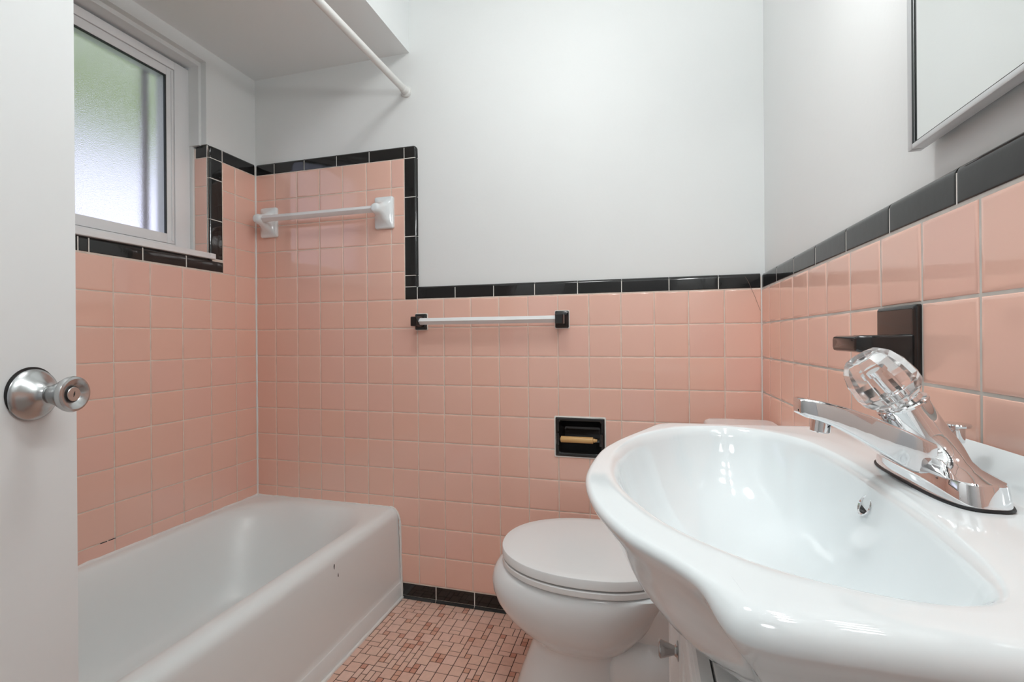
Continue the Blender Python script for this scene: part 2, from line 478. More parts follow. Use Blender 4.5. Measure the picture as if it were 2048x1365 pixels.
# --- near wall (doorway, behind the camera), ceiling, soffit, floor, hall beyond the doorway
wn = MB()
wn.box(-0.22, 0.75, YN - 0.13, -1.532, -0.05, HC)                 # thick plumbing wall at the tub's foot
wn.box(0.75, 1.00, YN - 0.13, YN, -0.05, HC)
wn.box(1.80, W + 0.2, YN - 0.13, YN, -0.05, HC)
wn.box(1.00, 1.80, YN - 0.13, YN, 2.06, HC)
struct(wn.build('wall_front', PAINT, smooth=False), 'white near wall with the open doorway')
struct(box_mesh('ceiling', [(-0.22, W + 0.2, YN - 0.15, 0.16, HC, HC + 0.08)], CEILPAINT), 'white flat ceiling')
struct(box_mesh('soffit', [(-TH, 0.722, -1.532, TH, SOF, HC)], CEILPAINT), 'white dropped soffit over the bathtub')
h = MB()
h.box(0.2, 2.6, -3.15, -3.05, -0.05, HC); h.box(0.1, 0.2, -3.15, YN - 0.13, -0.05, HC); h.box(2.6, 2.7, -3.15, YN - 0.13, -0.05, HC); h.box(0.1, 2.7, -3.15, YN - 0.15, HC, HC + 0.08)
struct(h.build('wall_hall', HALLPAINT, smooth=False), 'plain hall walls beyond the doorway')
struct(box_mesh('floor_hall', [(0.1, 2.7, -3.15, YN, -0.06, -0.004)], HALLFLOOR), 'pale hall floor beyond the doorway')

fm = MB(); U = 0.0196
NX, NY = int(1.31 / U), int(1.74 / U)
used = [[False] * NY for _ in range(NX)]
X0F = 0.672
frnd = random.Random(5)
def floor_tile(i, j, w_, d_):
    for a in range(w_):
        for b in range(d_): used[i + a][j + b] = True
    x0, x1 = X0F + i * U, X0F + (i + w_) * U
    y1, y0 = -j * U, -(j + d_) * U
    gp = 0.0011; e = 0.0006
    small = w_ * d_ == 1
    mi = 3 + frnd.randrange(3) if small else frnd.randrange(3)
    R = []
    for ins, z in ((0, -0.004), (0, -0.0009), (e, 0.0)):
        q = gp + ins
        R.append([(x0 + q, y0 + q, z), (x1 - q, y0 + q, z), (x1 - q, y1 - q, z), (x0 + q, y1 - q, z)])
    fm.loft(R, cap0=False, cap1=True, mi=mi)
def can(i, j, w_, d_):
    return i + w_ <= NX and j + d_ <= NY and not any(used[i + a][j + b] for a in range(w_) for b in range(d_))
for j in range(NY):
    for i in range(NX):
        if used[i][j]: continue
        r = frnd.random()
        opts = [(2, 2), (1, 2), (2, 1), (1, 1)] if r < 0.46 else [(1, 2), (2, 1), (1, 1)] if r < 0.60 else [(2, 1), (1, 2), (1, 1)] if r < 0.74 else [(1, 1)]
        for o in opts:
            if can(i, j, *o):
                floor_tile(i, j, *o); break
floor = struct(box_mesh('floor', [(-0.2, W + 0.15, YN - 0.13, 0.1, -0.06, -0.0012)], FLOOR_GROUT), 'pink mosaic tile floor with dark joints')
fm.build('mosaic', FLOOR_LIGHT + FLOOR_DARK, floor, smooth=False)

# ------------------------------------------------------------------ caulk lines
ck = MB()
def wobble(p0, p1, n, r, amp):
    p0, p1 = Vector(p0), Vector(p1)
    pts = [p0.lerp(p1, k / n) + Vector((random.uniform(-amp, amp), random.uniform(-amp, amp), random.uniform(-amp, amp))) for k in range(n + 1)]
    ck.tube(pts, [r * random.uniform(0.8, 1.25) for _ in pts], n=8)
wobble((0.0008, -0.0008, 0.35), (0.0008, -0.0008, 1.742), 50, 0.0040, 0.0004)
wobble((W - 0.0006, -0.0006, 0.06), (W - 0.0006, -0.0006, R2 + CAP - 0.006), 30, 0.0020, 0.0003)
struct(ck.build('trim_4', CAULK), 'white caulk beads down the tiled corners')
ck = MB()
wobble((0.001, -0.004, 0.3455), (0.001, -1.515, 0.3455), 60, 0.0048, 0.0012)
wobble((0.004, -0.001, 0.3460), (0.635, -0.001, 0.3470), 40, 0.0034, 0.0006)
arc = [(0.632, 0.3475), (0.648, 0.343), (0.660, 0.331), (0.668, 0.315), (0.673, 0.30)]
for a, b in zip(arc[:-1], arc[1:]): wobble((a[0] + 0.002, -0.001, a[1] + 0.001), (b[0] + 0.002, -0.001, b[1] + 0.001), 3, 0.0042, 0.0004)
wobble((0.6755, -0.0015, 0.30), (0.6835, -0.0015, 0.0), 20, 0.0042, 0.0004)
wobble((0.6845, -0.002, 0.001), (0.6865, -1.50, 0.001), 70, 0.0058, 0.0010)
struct(ck.build('trim_5', CAULK), 'white caulk around the edge of the bathtub')

# ------------------------------------------------------------------ window
win = thing('window_1', 'white vinyl window with obscure glass above the bathtub', 'window', (-0.09, -0.6, OZ0))
win['kind'] = 'structure'
fr_ = MB()
fy0, fy1, fz0, fz1 = OY1 + 0.001, -0.2195, 1.338, 2.040
XF = -0.085
def frame_ring(mb, x0, x1, ya, yb, za, zb, wy, wz0, wz1, bevel=0.0015):
    mb.box(x0, x1, yb - wy, yb, za, zb, bevel); mb.box(x0, x1, ya, ya + wy, za, zb, bevel)
    mb.box(x0, x1, ya + wy, yb - wy, za, za + wz0, bevel); mb.box(x0, x1, ya + wy, yb - wy, zb - wz1, zb, bevel)
frame_ring(fr_, -0.155, XF, fy0, fy1, fz0, fz1, 0.057, 0.022, 0.030)
fr_.build('window_frame', VINYL, win)
sa = MB()
frame_ring(sa, -0.140, XF - 0.0025, fy0 + 0.059, fy1 - 0.059, fz0 + 0.024, fz1 - 0.032, 0.026, 0.034, 0.030)
sa.box(XF - 0.003, XF + 0.002, fy1 - 0.070, fy1 - 0.064, fz0 + 0.034, fz1 - 0.040, 0.001)
sash = sa.build('sash', VINYL, win)
gk = MB(); frame_ring(gk, -0.098, -0.0895, fy0 + 0.084, fy1 - 0.084, fz0 + 0.057, fz1 - 0.061, 0.0045, 0.001, 0.005, 0.0)
gk.build('glazing_gasket', GASKET, sash, smooth=False)
box_mesh('pane', [(-0.102, -0.098, fy0 + 0.08, fy1 - 0.08, fz0 + 0.05, fz1 - 0.055)], FROST, sash)
sc_ = MB()
frame_ring(sc_, -0.152, -0.144, fy0 + 0.059, fy1 - 0.108, fz0 + 0.02, fz1 - 0.032, 0.020, 0.012, 0.012, 0.0)
sc_.build('outer_screen_frame', mat('screen_frame_metal', (0.33, 0.30, 0.34), 0.5), win, smooth=False)
sl = MB()
sl.box(-0.150, 0.0045, OY1 + 0.002, -0.2145, 1.3145, 1.3365, 0.002)
sl.box(-0.004, 0.0045, -0.2145, -0.190, 1.3145, 1.3365, 0.002)
sl.box(-0.004, 0.0060, OY1 + 0.002, -0.192, 1.3155, 1.3225, 0.001)
sl.build('window_sill', VINYL, win)
settle(win)

# ------------------------------------------------------------------ door
tdir = Vector((-0.334, 0.942, 0)).normalized(); ndir = Vector((tdir.y, -tdir.x, 0))
edge = Vector((0.813, -1.1144, 0))
def dp(s, n, z):                                   # s metres from the free edge, n out of the face
    p = edge - tdir * s + ndir * n
    return (p.x, p.y, z)
dm = MB()
bm = bmesh.new(); bmesh.ops.create_cube(bm, size=1)
DW, DT, DH = 0.61, 0.035, 2.02
for v in bm.verts:
    v.co = Vector(dp((v.co.x + 0.5) * DW, (v.co.y - 0.5) * DT, 0.012 + (v.co.z + 0.5) * DH))
bmesh.ops.bevel(bm, geom=bm.edges[:], offset=0.0015, segments=2, affect='EDGES')
dm.bm(bm)
door = struct(dm.build('door_1', DOORPAINT), 'white flush door standing open at the left edge')
ko = Vector(dp(0.0655, 0, 0.9331))
k = MB()
k.lathe([(0.0325, 0.0005), (0.0330, 0.0028), (0.0320, 0.0050), (0.0270, 0.0082), (0.0205, 0.0122), (0.0152, 0.0165), (0.0124, 0.0205), (0.0116, 0.0225), (0.0105, 0.0226)], ko, ndir, 64)
rose = k.build('knob_rose', NICKEL, door)
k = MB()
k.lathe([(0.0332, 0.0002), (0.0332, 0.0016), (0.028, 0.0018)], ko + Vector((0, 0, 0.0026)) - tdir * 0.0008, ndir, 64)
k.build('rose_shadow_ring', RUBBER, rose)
k = MB()
k.lathe([(0.0100, 0.0215), (0.0104, 0.0235), (0.0116, 0.0245), (0.0142, 0.0310), (0.0172, 0.0375), (0.0206, 0.0425), (0.0228, 0.0465), (0.0233, 0.0495), (0.0222, 0.0522), (0.0195, 0.0530), (0.0160, 0.0518), (0.0106, 0.0492), (0.0100, 0.0485)], ko, ndir, 64)
knob = k.build('door_knob', NICKEL, door)
k = MB(); k.lathe([(0.0106, 0.0478), (0.0106, 0.0492), (0.0102, 0.0494)], ko, ndir, 48); k.build('button_ring', RUBBER, knob)
k = MB(); k.lathe([(0.0094, 0.0480), (0.0094, 0.0505), (0.0088, 0.0510)], ko, ndir, 48); btn = k.build('turn_button', NICKEL, knob)
k = MB(); a = ko + ndir * 0.0511
up = Vector((0, 0, 1))
sd = (up * math.cos(0.25) + tdir * math.sin(0.25)) ; sw = sd.cross(ndir)
k.add([a + sd * 0.0042, a + sw * 0.0011, a - sd * 0.0042, a - sw * 0.0011], [[0, 1, 2, 3]])
k.build('slot', RUBBER, btn, smooth=False)

# ------------------------------------------------------------------ bathtub
tub = thing('bathtub', 'white enamel bathtub with chipped apron under the window', 'bathtub', (0.34, -0.76, 0))
TX1, TY0, TY1, TZ = 0.640, -1.520, -0.0015, 0.345
cen = Vector((0.325, -0.76))
def superell(t, x0, x1, y0, y1, p):
    c, s = math.cos(t), math.sin(t)
    return Vector(((x0 + x1) / 2 + (x1 - x0) / 2 * abs(c) ** (2 / p) * (1 if c >= 0 else -1), (y0 + y1) / 2 + (y1 - y0) / 2 * abs(s) ** (2 / p) * (1 if s >= 0 else -1)))
outer = []
def seg(a, b, n):
    for i in range(n): outer.append(Vector(a).lerp(Vector(b), i / n))
seg((TX1, TY0), (TX1, TY1), 90); seg((TX1, TY1), (0.0015, TY1), 44); seg((0.0015, TY1), (0.0015, TY0), 90); seg((0.0015, TY0), (TX1, TY0), 44)
def rrect(x0, x1, y0, y1, r, n=16):
    pts = []
    for cx_, cy_, a0 in ((x1 - r, y1 - r, 0), (x0 + r, y1 - r, PI / 2), (x0 + r, y0 + r, PI), (x1 - r, y0 + r, 1.5 * PI)):
        for i in range(n + 1):
            a_ = a0 + PI / 2 * i / n
            pts.append(Vector((cx_ + r * math.cos(a_), cy_ + r * math.sin(a_))))
    return pts
def inner_ring(ins, r):
    poly = rrect(0.032 + ins, 0.606 - ins * 0.9, -1.470 + ins, -0.040 - ins * 1.6, r)
    out = []
    for o in outer:
        d = o - cen
        out.append(cen + d.normalized() * ray_poly(cen, math.atan2(d.y, d.x), poly))
    return out
rings = []
prof_in = [(0.150, 0.050, 0.16), (0.120, 0.056, 0.18), (0.096, 0.078, 0.20), (0.078, 0.120, 0.21), (0.058, 0.190, 0.21), (0.038, 0.260, 0.20), (0.022, 0.308, 0.19), (0.011, 0.330, 0.18), (0.004, 0.340, 0.17), (-0.004, 0.3445, 0.165), (-0.012, 0.3455, 0.16)]
for ins, z, r in prof_in:
    rings.append([(p.x, p.y, z) for p in inner_ring(ins, r)])
def outer_ring(dx, z, inset=0.0):
    out = []
    for o in outer:
        x, y = o.x, o.y
        if x > TX1 - 1e-6: x += dx
        elif x > 0.30: x += dx * (x - 0.30) / (TX1 - 0.30)
        out.append((x, y, z))
    return out
rings.append(outer_ring(-0.02, 0.3460))
for a_ in range(0, 91, 15):
    rings.append(outer_ring(-0.008 + 0.036 * math.sin(math.radians(a_)), 0.346 - 0.036 * (1 - math.cos(math.radians(a_)))))
for dx, z in ((0.0300, 0.27), (0.0330, 0.18), (0.0365, 0.085), (0.0375, 0.064), (0.0385, 0.0625), (0.0400, 0.060), (0.0420, 0.0015)):
    rings.append(outer_ring(dx, z))
tb_ = MB(); tb_.loft(rings, cap0=True, cap1=False)
basin = tb_.build('tub_shell', ENAMEL, tub, angle=50)
def chip(y, z, s, seed):
    rn = random.Random(seed); pts = []
    x = TX1 + 0.0286 + (0.27 - z) * 0.03 if z < 0.31 else TX1 + 0.028
    n = 9
    for i in range(n):
        a_ = 2 * PI * i / n; q = s * rn.uniform(0.35, 1.0)
        pts.append((x + 0.0016, y + q * 0.45 * math.cos(a_), z + q * 1.5 * math.sin(a_)))
    return pts
for nm, (y, z, s, sd_) in (('chip_mark', (-0.378, 0.301, 0.0068, 1)), ('chip_mark', (-0.3615, 0.268, 0.0068, 4))):
    c_ = MB(); p = chip(y, z, s, sd_)
    c_.add(p + [(q[0] - 0.004, q[1], q[2]) for q in p], [list(range(len(p)))] + [[i, (i + 1) % 9, 9 + (i + 1) % 9, 9 + i] for i in range(9)])
    o = c_.build(nm, CHIP, tub, smooth=False); o['label'] = 'dark chip in the white enamel'
dr = MB(); dr.lathe([(0.026, 0.0), (0.026, 0.003), (0.02, 0.004)], (0.32, -1.20, 0.050), (0, 0, 1), 32); dr.build('tub_drain', CHROME, tub)
settle(tub)

# ------------------------------------------------------------------ shower rod
rod = thing('shower_rod', 'white painted shower curtain rod over the bathtub', 'curtain rod', (0.711, TH, 1.965))
r_ = MB(); r_.lathe([(0.0125, 0.006), (0.0125, 1.525)], (0.711, TH, 1.965), (0, -1, 0), 32); r_.build('rod', WHITEMETAL, rod)
for y, d in ((TH - 0.0005, -1), (-1.5315, 1)):
    f_ = MB(); f_.lathe([(0.021, 0.0), (0.0215, 0.004), (0.0195, 0.009), (0.0155, 0.011), (0.0150, 0.030), (0.0138, 0.034)], (0.711, y, 1.965), (0, d, 0), 32)
    f_.build('flange', WHITEMETAL, rod)
settle(rod)

# ------------------------------------------------------------------ towel bars
def sect_loft(mb, secs, cap0=True, cap1=True, n=8, r=0.006):
    """secs: (y, x0, x1, z0, z1, r) rounded rectangles in planes of constant y"""
    rings = []
    for y, x0, x1, z0, z1, rr in secs:
        rings.append([(p.x, y, p.y) for p in rrect(x0, x1, z0, z1, rr, n)])
    mb.loft(rings, cap0, cap1)

wb = thing('towel_bar', 'white ceramic towel bar on the pink tile beside the tub', 'towel bar', (0.35, -0.0, 1.50))
for xc in (0.0755, 0.6205):
    b_ = MB()
    x0, x1, z0, z1 = xc - 0.0405, xc + 0.0405, 1.4345, 1.5590
    secs = [(-0.0008, x0, x1, z0, z1, 0.008), (-0.009, x0, x1, z0, z1, 0.008), (-0.0125, x0 + 0.002, x1 - 0.002, z0 + 0.002, z1 - 0.002, 0.008), (-0.014, x0 + 0.005, x1 - 0.005, z0 + 0.006, z1 - 0.006, 0.010),
            (-0.020, x0 + 0.012, x1 - 0.012, z0 + 0.020, z1 - 0.016, 0.016), (-0.030, xc - 0.024, xc + 0.024, 1.462, 1.533, 0.018), (-0.042, xc - 0.021, xc + 0.021, 1.474, 1.525, 0.018),
            (-0.058, xc - 0.0195, xc + 0.0195, 1.479, 1.520, 0.018), (-0.070, xc - 0.0185, xc + 0.0185, 1.481, 1.518, 0.018), (-0.0755, xc - 0.015, xc + 0.015, 1.4845, 1.5145, 0.0145), (-0.0775, xc - 0.009, xc + 0.009, 1.4905, 1.5085, 0.0088)]
    sect_loft(b_, secs)
    b_.build('bracket', PORCELAIN, wb, angle=60)
bar = MB()
rg = []
for x in (0.078, 0.618):
    rg.append([(x, p.x, p.y) for p in rrect(-0.0665, -0.0455, 1.4893, 1.5103, 0.003, 4)])
bar.loft(rg)
o = bar.build('bar', WHITEBAR, wb)
# the bar sits on edge: turn its square section by 45 degrees
for v in o.data.vertices:
    y, z = v.co.y + 0.056, v.co.z - 1.4998
    v.co.y = -0.056 + (y - z) * 0.7071; v.co.z = 1.4998 + (y + z) * 0.7071
settle(wb)

kb = thing('towel_bar', 'white bar on two square black ceramic brackets below the black cap', 'towel bar', (1.04, 0.0, 1.068))
for xc in (0.774, 1.3195):
    b_ = MB()
    sect_loft(b_, [(-0.0006, xc - 0.024, xc + 0.024, 1.0385, 1.0985, 0.004), (-0.007, xc - 0.024, xc + 0.024, 1.0385, 1.0985, 0.004), (-0.0105, xc - 0.0205, xc + 0.0205, 1.042, 1.095, 0.005),
                   (-0.0120, xc - 0.016, xc + 0.016, 1.0495, 1.0875, 0.004), (-0.060, xc - 0.0145, xc + 0.0145, 1.0505, 1.0865, 0.004), (-0.064, xc - 0.0115, xc + 0.0115, 1.0535, 1.0835, 0.003)], n=5)
    br = b_.build('bracket', BLACK_CERAMIC, kb)
    q = MB(); sect_loft(q, [(-0.0004, xc - 0.0265, xc + 0.0265, 1.036, 1.101, 0.004), (-0.0022, xc - 0.0265, xc + 0.0265, 1.036, 1.101, 0.004), (-0.0030, xc - 0.024, xc + 0.024, 1.0385, 1.0985, 0.004)], n=4)
    q.build('grout_edge', GROUT_WHITE, br)
bar = MB(); rg = []
for x in (0.786, 1.308):
    rg.append([(x, -0.043 + 0.0125 * math.cos(PI / 4 * i * 2), 1.0685 + 0.0125 * math.sin(PI / 4 * i * 2)) for i in range(4)])
bar.loft(rg); o = bar.build('bar', WHITEBAR, kb, smooth=False)
o['label'] = 'white square bar set on edge'
settle(kb)

# ------------------------------------------------------------------ toilet paper holder (recessed)
tp = thing('toilet_paper_holder', 'black recessed toilet paper holder with wooden roller', 'toilet paper holder', ((TP[0] + TP[1]) / 2, 0, TP[2]))
x0, x1, z0, z1 = TP
b_ = MB()
rings = []
for y, i, r in ((0.010, 0.0, 0.004), (-0.004, 0.0, 0.004), (-0.0065, 0.003, 0.004), (-0.0065, 0.009, 0.005), (-0.003, 0.013, 0.006), (0.012, 0.0155, 0.008)):
    rings.append([(p.x, y, p.y) for p in rrect(x0 + i, x1 - i, z0 + i, z1 - i, r, 6)])
b_.loft(rings, cap0=False, cap1=False)
# rounded pocket: half-cylinder going into the wall
ax0, ax1, az0, az1 = x0 + 0.0155, x1 - 0.0155, z0 + 0.0155, z1 - 0.0155
pk = []
for k_ in range(0, 9):
    f = k_ / 8
    pk.append([(p.x, 0.012 + 0.055 * math.sin(f * PI / 2), p.y) for p in rrect(ax0 + 0.006 * f, ax1 - 0.006 * f, az0 + (az1 - az0) * 0.36 * (1 - math.cos(f * PI / 2)), az1 - (az1 - az0) * 0.36 * (1 - math.cos(f * PI / 2)), 0.008, 6)])
b_.loft(pk, cap0=False, cap1=True)
b_.build('recess_frame', BLACK_CERAMIC, tp, angle=40)
for s in (0, 1):
    xa = x0 + 0.007 if s == 0 else x1 - 0.017
    e_ = MB(); e_.box(xa, xa + 0.010, -0.026, 0.0, 0.630, 0.672, 0.003); e_.build('roller_arm', BLACK_CERAMIC, tp)
ro = MB(); ro.lathe([(0.006, 0.0), (0.0100, 0.0015), (0.0108, 0.003), (0.0108, 0.1120), (0.0104, 0.1130), (0.0064, 0.1131), (0.0064, 0.1200), (0.0048, 0.1202), (0.0048, 0.127)], (x0 + 0.0205, -0.018, 0.6495), (1, 0, 0), 28)
o = ro.build('roller', WOOD, tp); o['label'] = 'pale wooden dowel roller'
q = MB(); rings = []
for y, i in ((-0.0003, -0.0045), (-0.0024, -0.0045), (-0.0036, 0.0)):
    rings.append([(p.x, y, p.y) for p in rrect(x0 + i, x1 - i, z0 + i, z1 - i, 0.005, 5)])
q.loft(rings, False, False); q.build('grout_edge', GROUT_WHITE, tp)
settle(tp)

# ------------------------------------------------------------------ tumbler holder on the right wall
th = thing('tumbler_holder', 'black ceramic toothbrush holder shelf on the right wall above the sink', 'toothbrush holder', (W, -0.80, 0.99))
b_ = MB()
ya, yb = -HOLD[1] + 0.0015, -HOLD[0] - 0.0015
pl_ = MB()
rings = []
for xx, i in ((W + 0.004, 0), (W - 0.004, 0), (W - 0.0065, 0.0025), (W - 0.007, 0.006)):
    rings.append([(xx, p.x, p.y) for p in rrect(ya + i, yb - i, HOLD[2] + 0.0015 + i, HOLD[3] - 0.0015 - i, 0.003, 4)])
pl_.loft(rings); pl_.build('plate', BLACK_CERAMIC, th)
sh = MB(); rings = []
def shelf_ring(xx, y0_, y1_, zb, zt, r): return [(xx, p.x, p.y) for p in rrect(y0_, y1_, zb, zt, r, 5)]
for xx, i, zb, zt, r in ((W - 0.006, 0.002, 0.955, 1.0035, 0.004), (W - 0.014, 0.003, 0.966, 1.0025, 0.004), (W - 0.026, 0.004, 0.9735, 1.0022, 0.004), (W - 0.045, 0.006, 0.9765, 1.0022, 0.004), (W - 0.066, 0.008, 0.9782, 1.0020, 0.004), (W - 0.0705, 0.010, 0.9800, 1.0005, 0.004), (W - 0.072, 0.013, 0.983, 0.998, 0.003)):
    rings.append(shelf_ring(xx, ya + i + 0.004, yb - i, zb, zt, r))
sh.loft(rings); shelf = sh.build('shelf', BLACK_CERAMIC, th)
for i_ in range(3):
    ho = MB(); ho.lathe([(0.0075, 0.0), (0.0075, 0.0006)], (W - 0.040, ya + 0.025 + 0.028 * i_, 1.0020), (0, 0, 1), 24); ho.build('brush_hole', DARKHOLE, shelf)
gs = MB(); gs.tube([(W - 0.010, -0.842, 0.952), (W - 0.018, -0.842, 0.957), (W - 0.026, -0.842, 0.966), (W - 0.030, -0.842, 0.975)], [0.004, 0.0055, 0.0065, 0.006], 12); gs.build('gusset', BLACK_CERAMIC, th)
settle(th)

# ------------------------------------------------------------------ medicine cabinet with mirror door
mc = thing('medicine_cabinet', 'mirrored medicine cabinet with chrome frame over the sink', 'medicine cabinet', (W, -1.12, 1.247))
MY0, MY1, MZ0, MZ1 = -1.40, -0.8635, 1.2470, 1.745
box_mesh('cabinet_box', [(W - 0.002, W + TH - 0.001, MY0 + 0.012, MY1 - 0.012, MZ0 + 0.010, MZ1 - 0.01)], mat('grey_cabinet_steel', (0.30, 0.30, 0.31), 0.5), mc)
fm_ = MB()
frame_x0, frame_x1 = W - 0.0185, W - 0.003
frame_ring(fm_, frame_x0, frame_x1, MY0, MY1, MZ0, MZ1, 0.0105, 0.0075, 0.0075, 0.0015)
fm_.build('mirror_frame', mat('satin_aluminium', (0.66, 0.67, 0.68), 0.38, metal=0.6), mc)
ml = MB(); frame_ring(ml, frame_x0 + 0.0005, frame_x0 + 0.002, MY0 + 0.0100, MY1 - 0.0100, MZ0 + 0.0072, MZ1 - 0.0072, 0.0018, 0.0008, 0.0008, 0.0)
ml.build('frame_lip', GASKET, mc, smooth=False)
box_mesh('mirror', [(frame_x0 + 0.003, frame_x0 + 0.006, MY0 + 0.010, MY1 - 0.010, MZ0 + 0.007, MZ1 - 0.007)], MIRROR, mc)
settle(mc)

# ------------------------------------------------------------------ toilet
toi = thing('toilet', 'white two piece toilet with closed lid between tub and sink', 'toilet', (1.55, -0.325, 0))
YC = -0.325
def egg(xf, xb, hw, z, xm=None, p=2.15, bp=3.0, n=64, rear=0.8):
    """egg-shaped ring: blunt tip at xf (towards -x), widest at xm, squarer at the back xb"""
    if xm is None: xm = xf + (xb - xf) * 0.56
    out = []
    for i in range(n):
        t = 2 * PI * i / n
        c, s = math.cos(t), math.sin(t)
        if c < 0:
            x = xm - (xm - xf) * abs(c) ** (2 / p); y = hw * (1 if s >= 0 else -1) * abs(s) ** (2 / p)
        else:
            x = xm + (xb - xm) * abs(c) ** (2 / bp); f = (x - xm) / max(1e-6, xb - xm)
            y = hw * (1 - (1 - rear) * f * f) * (1 if s >= 0 else -1) * abs(s) ** (2 / bp)
        out.append((x, YC + y, z))
    return out
bw = MB()
br_ = [egg(1.240, 1.60, 0.118, 0.001, 1.40), egg(1.243, 1.60, 0.116, 0.03, 1.40), egg(1.257, 1.58, 0.108, 0.07, 1.40), egg(1.276, 1.55, 0.101, 0.12, 1.40), egg(1.292, 1.54, 0.099, 0.160, 1.41),
       egg(1.300, 1.545, 0.101, 0.178, 1.42), egg(1.296, 1.56, 0.107, 0.187, 1.42), egg(1.272, 1.575, 0.126, 0.205, 1.43), egg(1.238, 1.59, 0.146, 0.228, 1.43), egg(1.208, 1.61, 0.163, 0.254, 1.44), egg(1.187, 1.63, 0.1755, 0.284, 1.44),
       egg(1.176, 1.65, 0.182, 0.312, 1.445), egg(1.1745, 1.67, 0.1845, 0.334, 1.45), egg(1.180, 1.69, 0.184, 0.355, 1.455), egg(1.190, 1.71, 0.181, 0.370, 1.46), egg(1.200, 1.73, 0.177, 0.378, 1.465), egg(1.214, 1.735, 0.168, 0.3815, 1.47),
       egg(1.245, 1.66, 0.135, 0.3815, 1.47), egg(1.26, 1.64, 0.125, 0.36, 1.47), egg(1.30, 1.60, 0.10, 0.28, 1.46), egg(1.36, 1.54, 0.06, 0.23, 1.45)]
bw.loft(br_)
bw.build('bowl', PORCELAIN, toi, angle=60)
tw = MB()
def oval_x(x, hy, z0_, z1_, n=28): return [(x, YC + hy * abs(math.cos(2 * PI * i / n)) ** 0.8 * (1 if math.cos(2 * PI * i / n) >= 0 else -1), (z0_ + z1_) / 2 + (z1_ - z0_) / 2 * math.sin(2 * PI * i / n)) for i in range(n)]
tw.loft([oval_x(1.50, 0.070, 0.05, 0.20), oval_x(1.53, 0.096, 0.055, 0.235), oval_x(1.58, 0.106, 0.06, 0.25), oval_x(1.64, 0.106, 0.062, 0.25), oval_x(1.70, 0.100, 0.06, 0.24), oval_x(1.75, 0.09, 0.05, 0.22), oval_x(1.77, 0.06, 0.07, 0.19)])
tw.build('trapway', PORCELAIN, toi, angle=60)
ft = MB(); ft.loft([egg(1.44, 1.79, 0.118, 0.001, 1.60, rear=0.95), egg(1.44, 1.79, 0.118, 0.04, 1.60, rear=0.95), egg(1.45, 1.78, 0.108, 0.058, 1.60, rear=0.95), egg(1.48, 1.75, 0.08, 0.064, 1.60, rear=0.95)])
ft.build('foot', PORCELAIN, toi, angle=60)
dk = MB(); dk.loft([[(x, YC + y, z) for x, y in ((1.56, -hw), (1.70, -hw - 0.01), (1.80, -hw - 0.01), (1.80, hw + 0.01), (1.70, hw + 0.01), (1.56, hw))] for z, hw in ((0.20, 0.06), (0.26, 0.085), (0.33, 0.125), (0.372, 0.135), (0.380, 0.130))])
dk.build('rear_deck', PORCELAIN, toi, angle=60)
st = MB()
st.loft([egg(1.216, 1.668, 0.174, 0.3845, 1.455), egg(1.2065, 1.676, 0.1845, 0.3850, 1.455), egg(1.205, 1.677, 0.186, 0.3870, 1.455), egg(1.205, 1.677, 0.186, 0.3985, 1.455), egg(1.2065, 1.676, 0.1845, 0.4010, 1.455), egg(1.216, 1.668, 0.174, 0.4015, 1.455)])
st.build('seat', SEATPLASTIC, toi, angle=28)
ld = MB()
ld.loft([egg(1.216, 1.668, 0.174, 0.4050, 1.455), egg(1.2065, 1.676, 0.1845, 0.4055, 1.455), egg(1.205, 1.677, 0.186, 0.4072, 1.455), egg(1.2052, 1.677, 0.1858, 0.4270, 1.455), egg(1.2062, 1.676, 0.1848, 0.4290, 1.455), egg(1.2085, 1.674, 0.1825, 0.4298, 1.455), egg(1.24, 1.65, 0.16, 0.4308, 1.455), egg(1.33, 1.58, 0.08, 0.4316, 1.455)])
ld.build('lid', SEATPLASTIC, toi, angle=28)
for dy in (-0.075, 0.075):
    hg = MB(); hg.box(1.655, 1.70, YC + dy - 0.02, YC + dy + 0.02, 0.381, 0.418, 0.006); hg.build('hinge', SEATPLASTIC, toi)
tk = MB()
rg = []
for z, i in ((0.378, 0.020), (0.385, 0.012), (0.40, 0.009), (0.60, 0.003), (0.724, 0.0)):
    rg.append([(p.x, p.y, z) for p in rrect(1.778 + i, 1.952, -0.530 + i, -0.120 - i, 0.028, 8)])
tk.loft(rg); tk.build('tank', PORCELAIN, toi, angle=50)
tl_ = MB(); rg = []
for z, i in ((0.725, 0.004), (0.728, 0.0), (0.748, 0.0), (0.756, 0.004), (0.7595, 0.012), (0.7605, 0.03)):
    rg.append([(p.x, p.y, z) for p in rrect(1.769 + i, 1.957 - i * 0.3, -0.538 + i, -0.112 - i, 0.03, 8)])
tl_.loft(rg); tl_.build('tank_lid', PORCELAIN, toi, angle=50)
settle(toi)

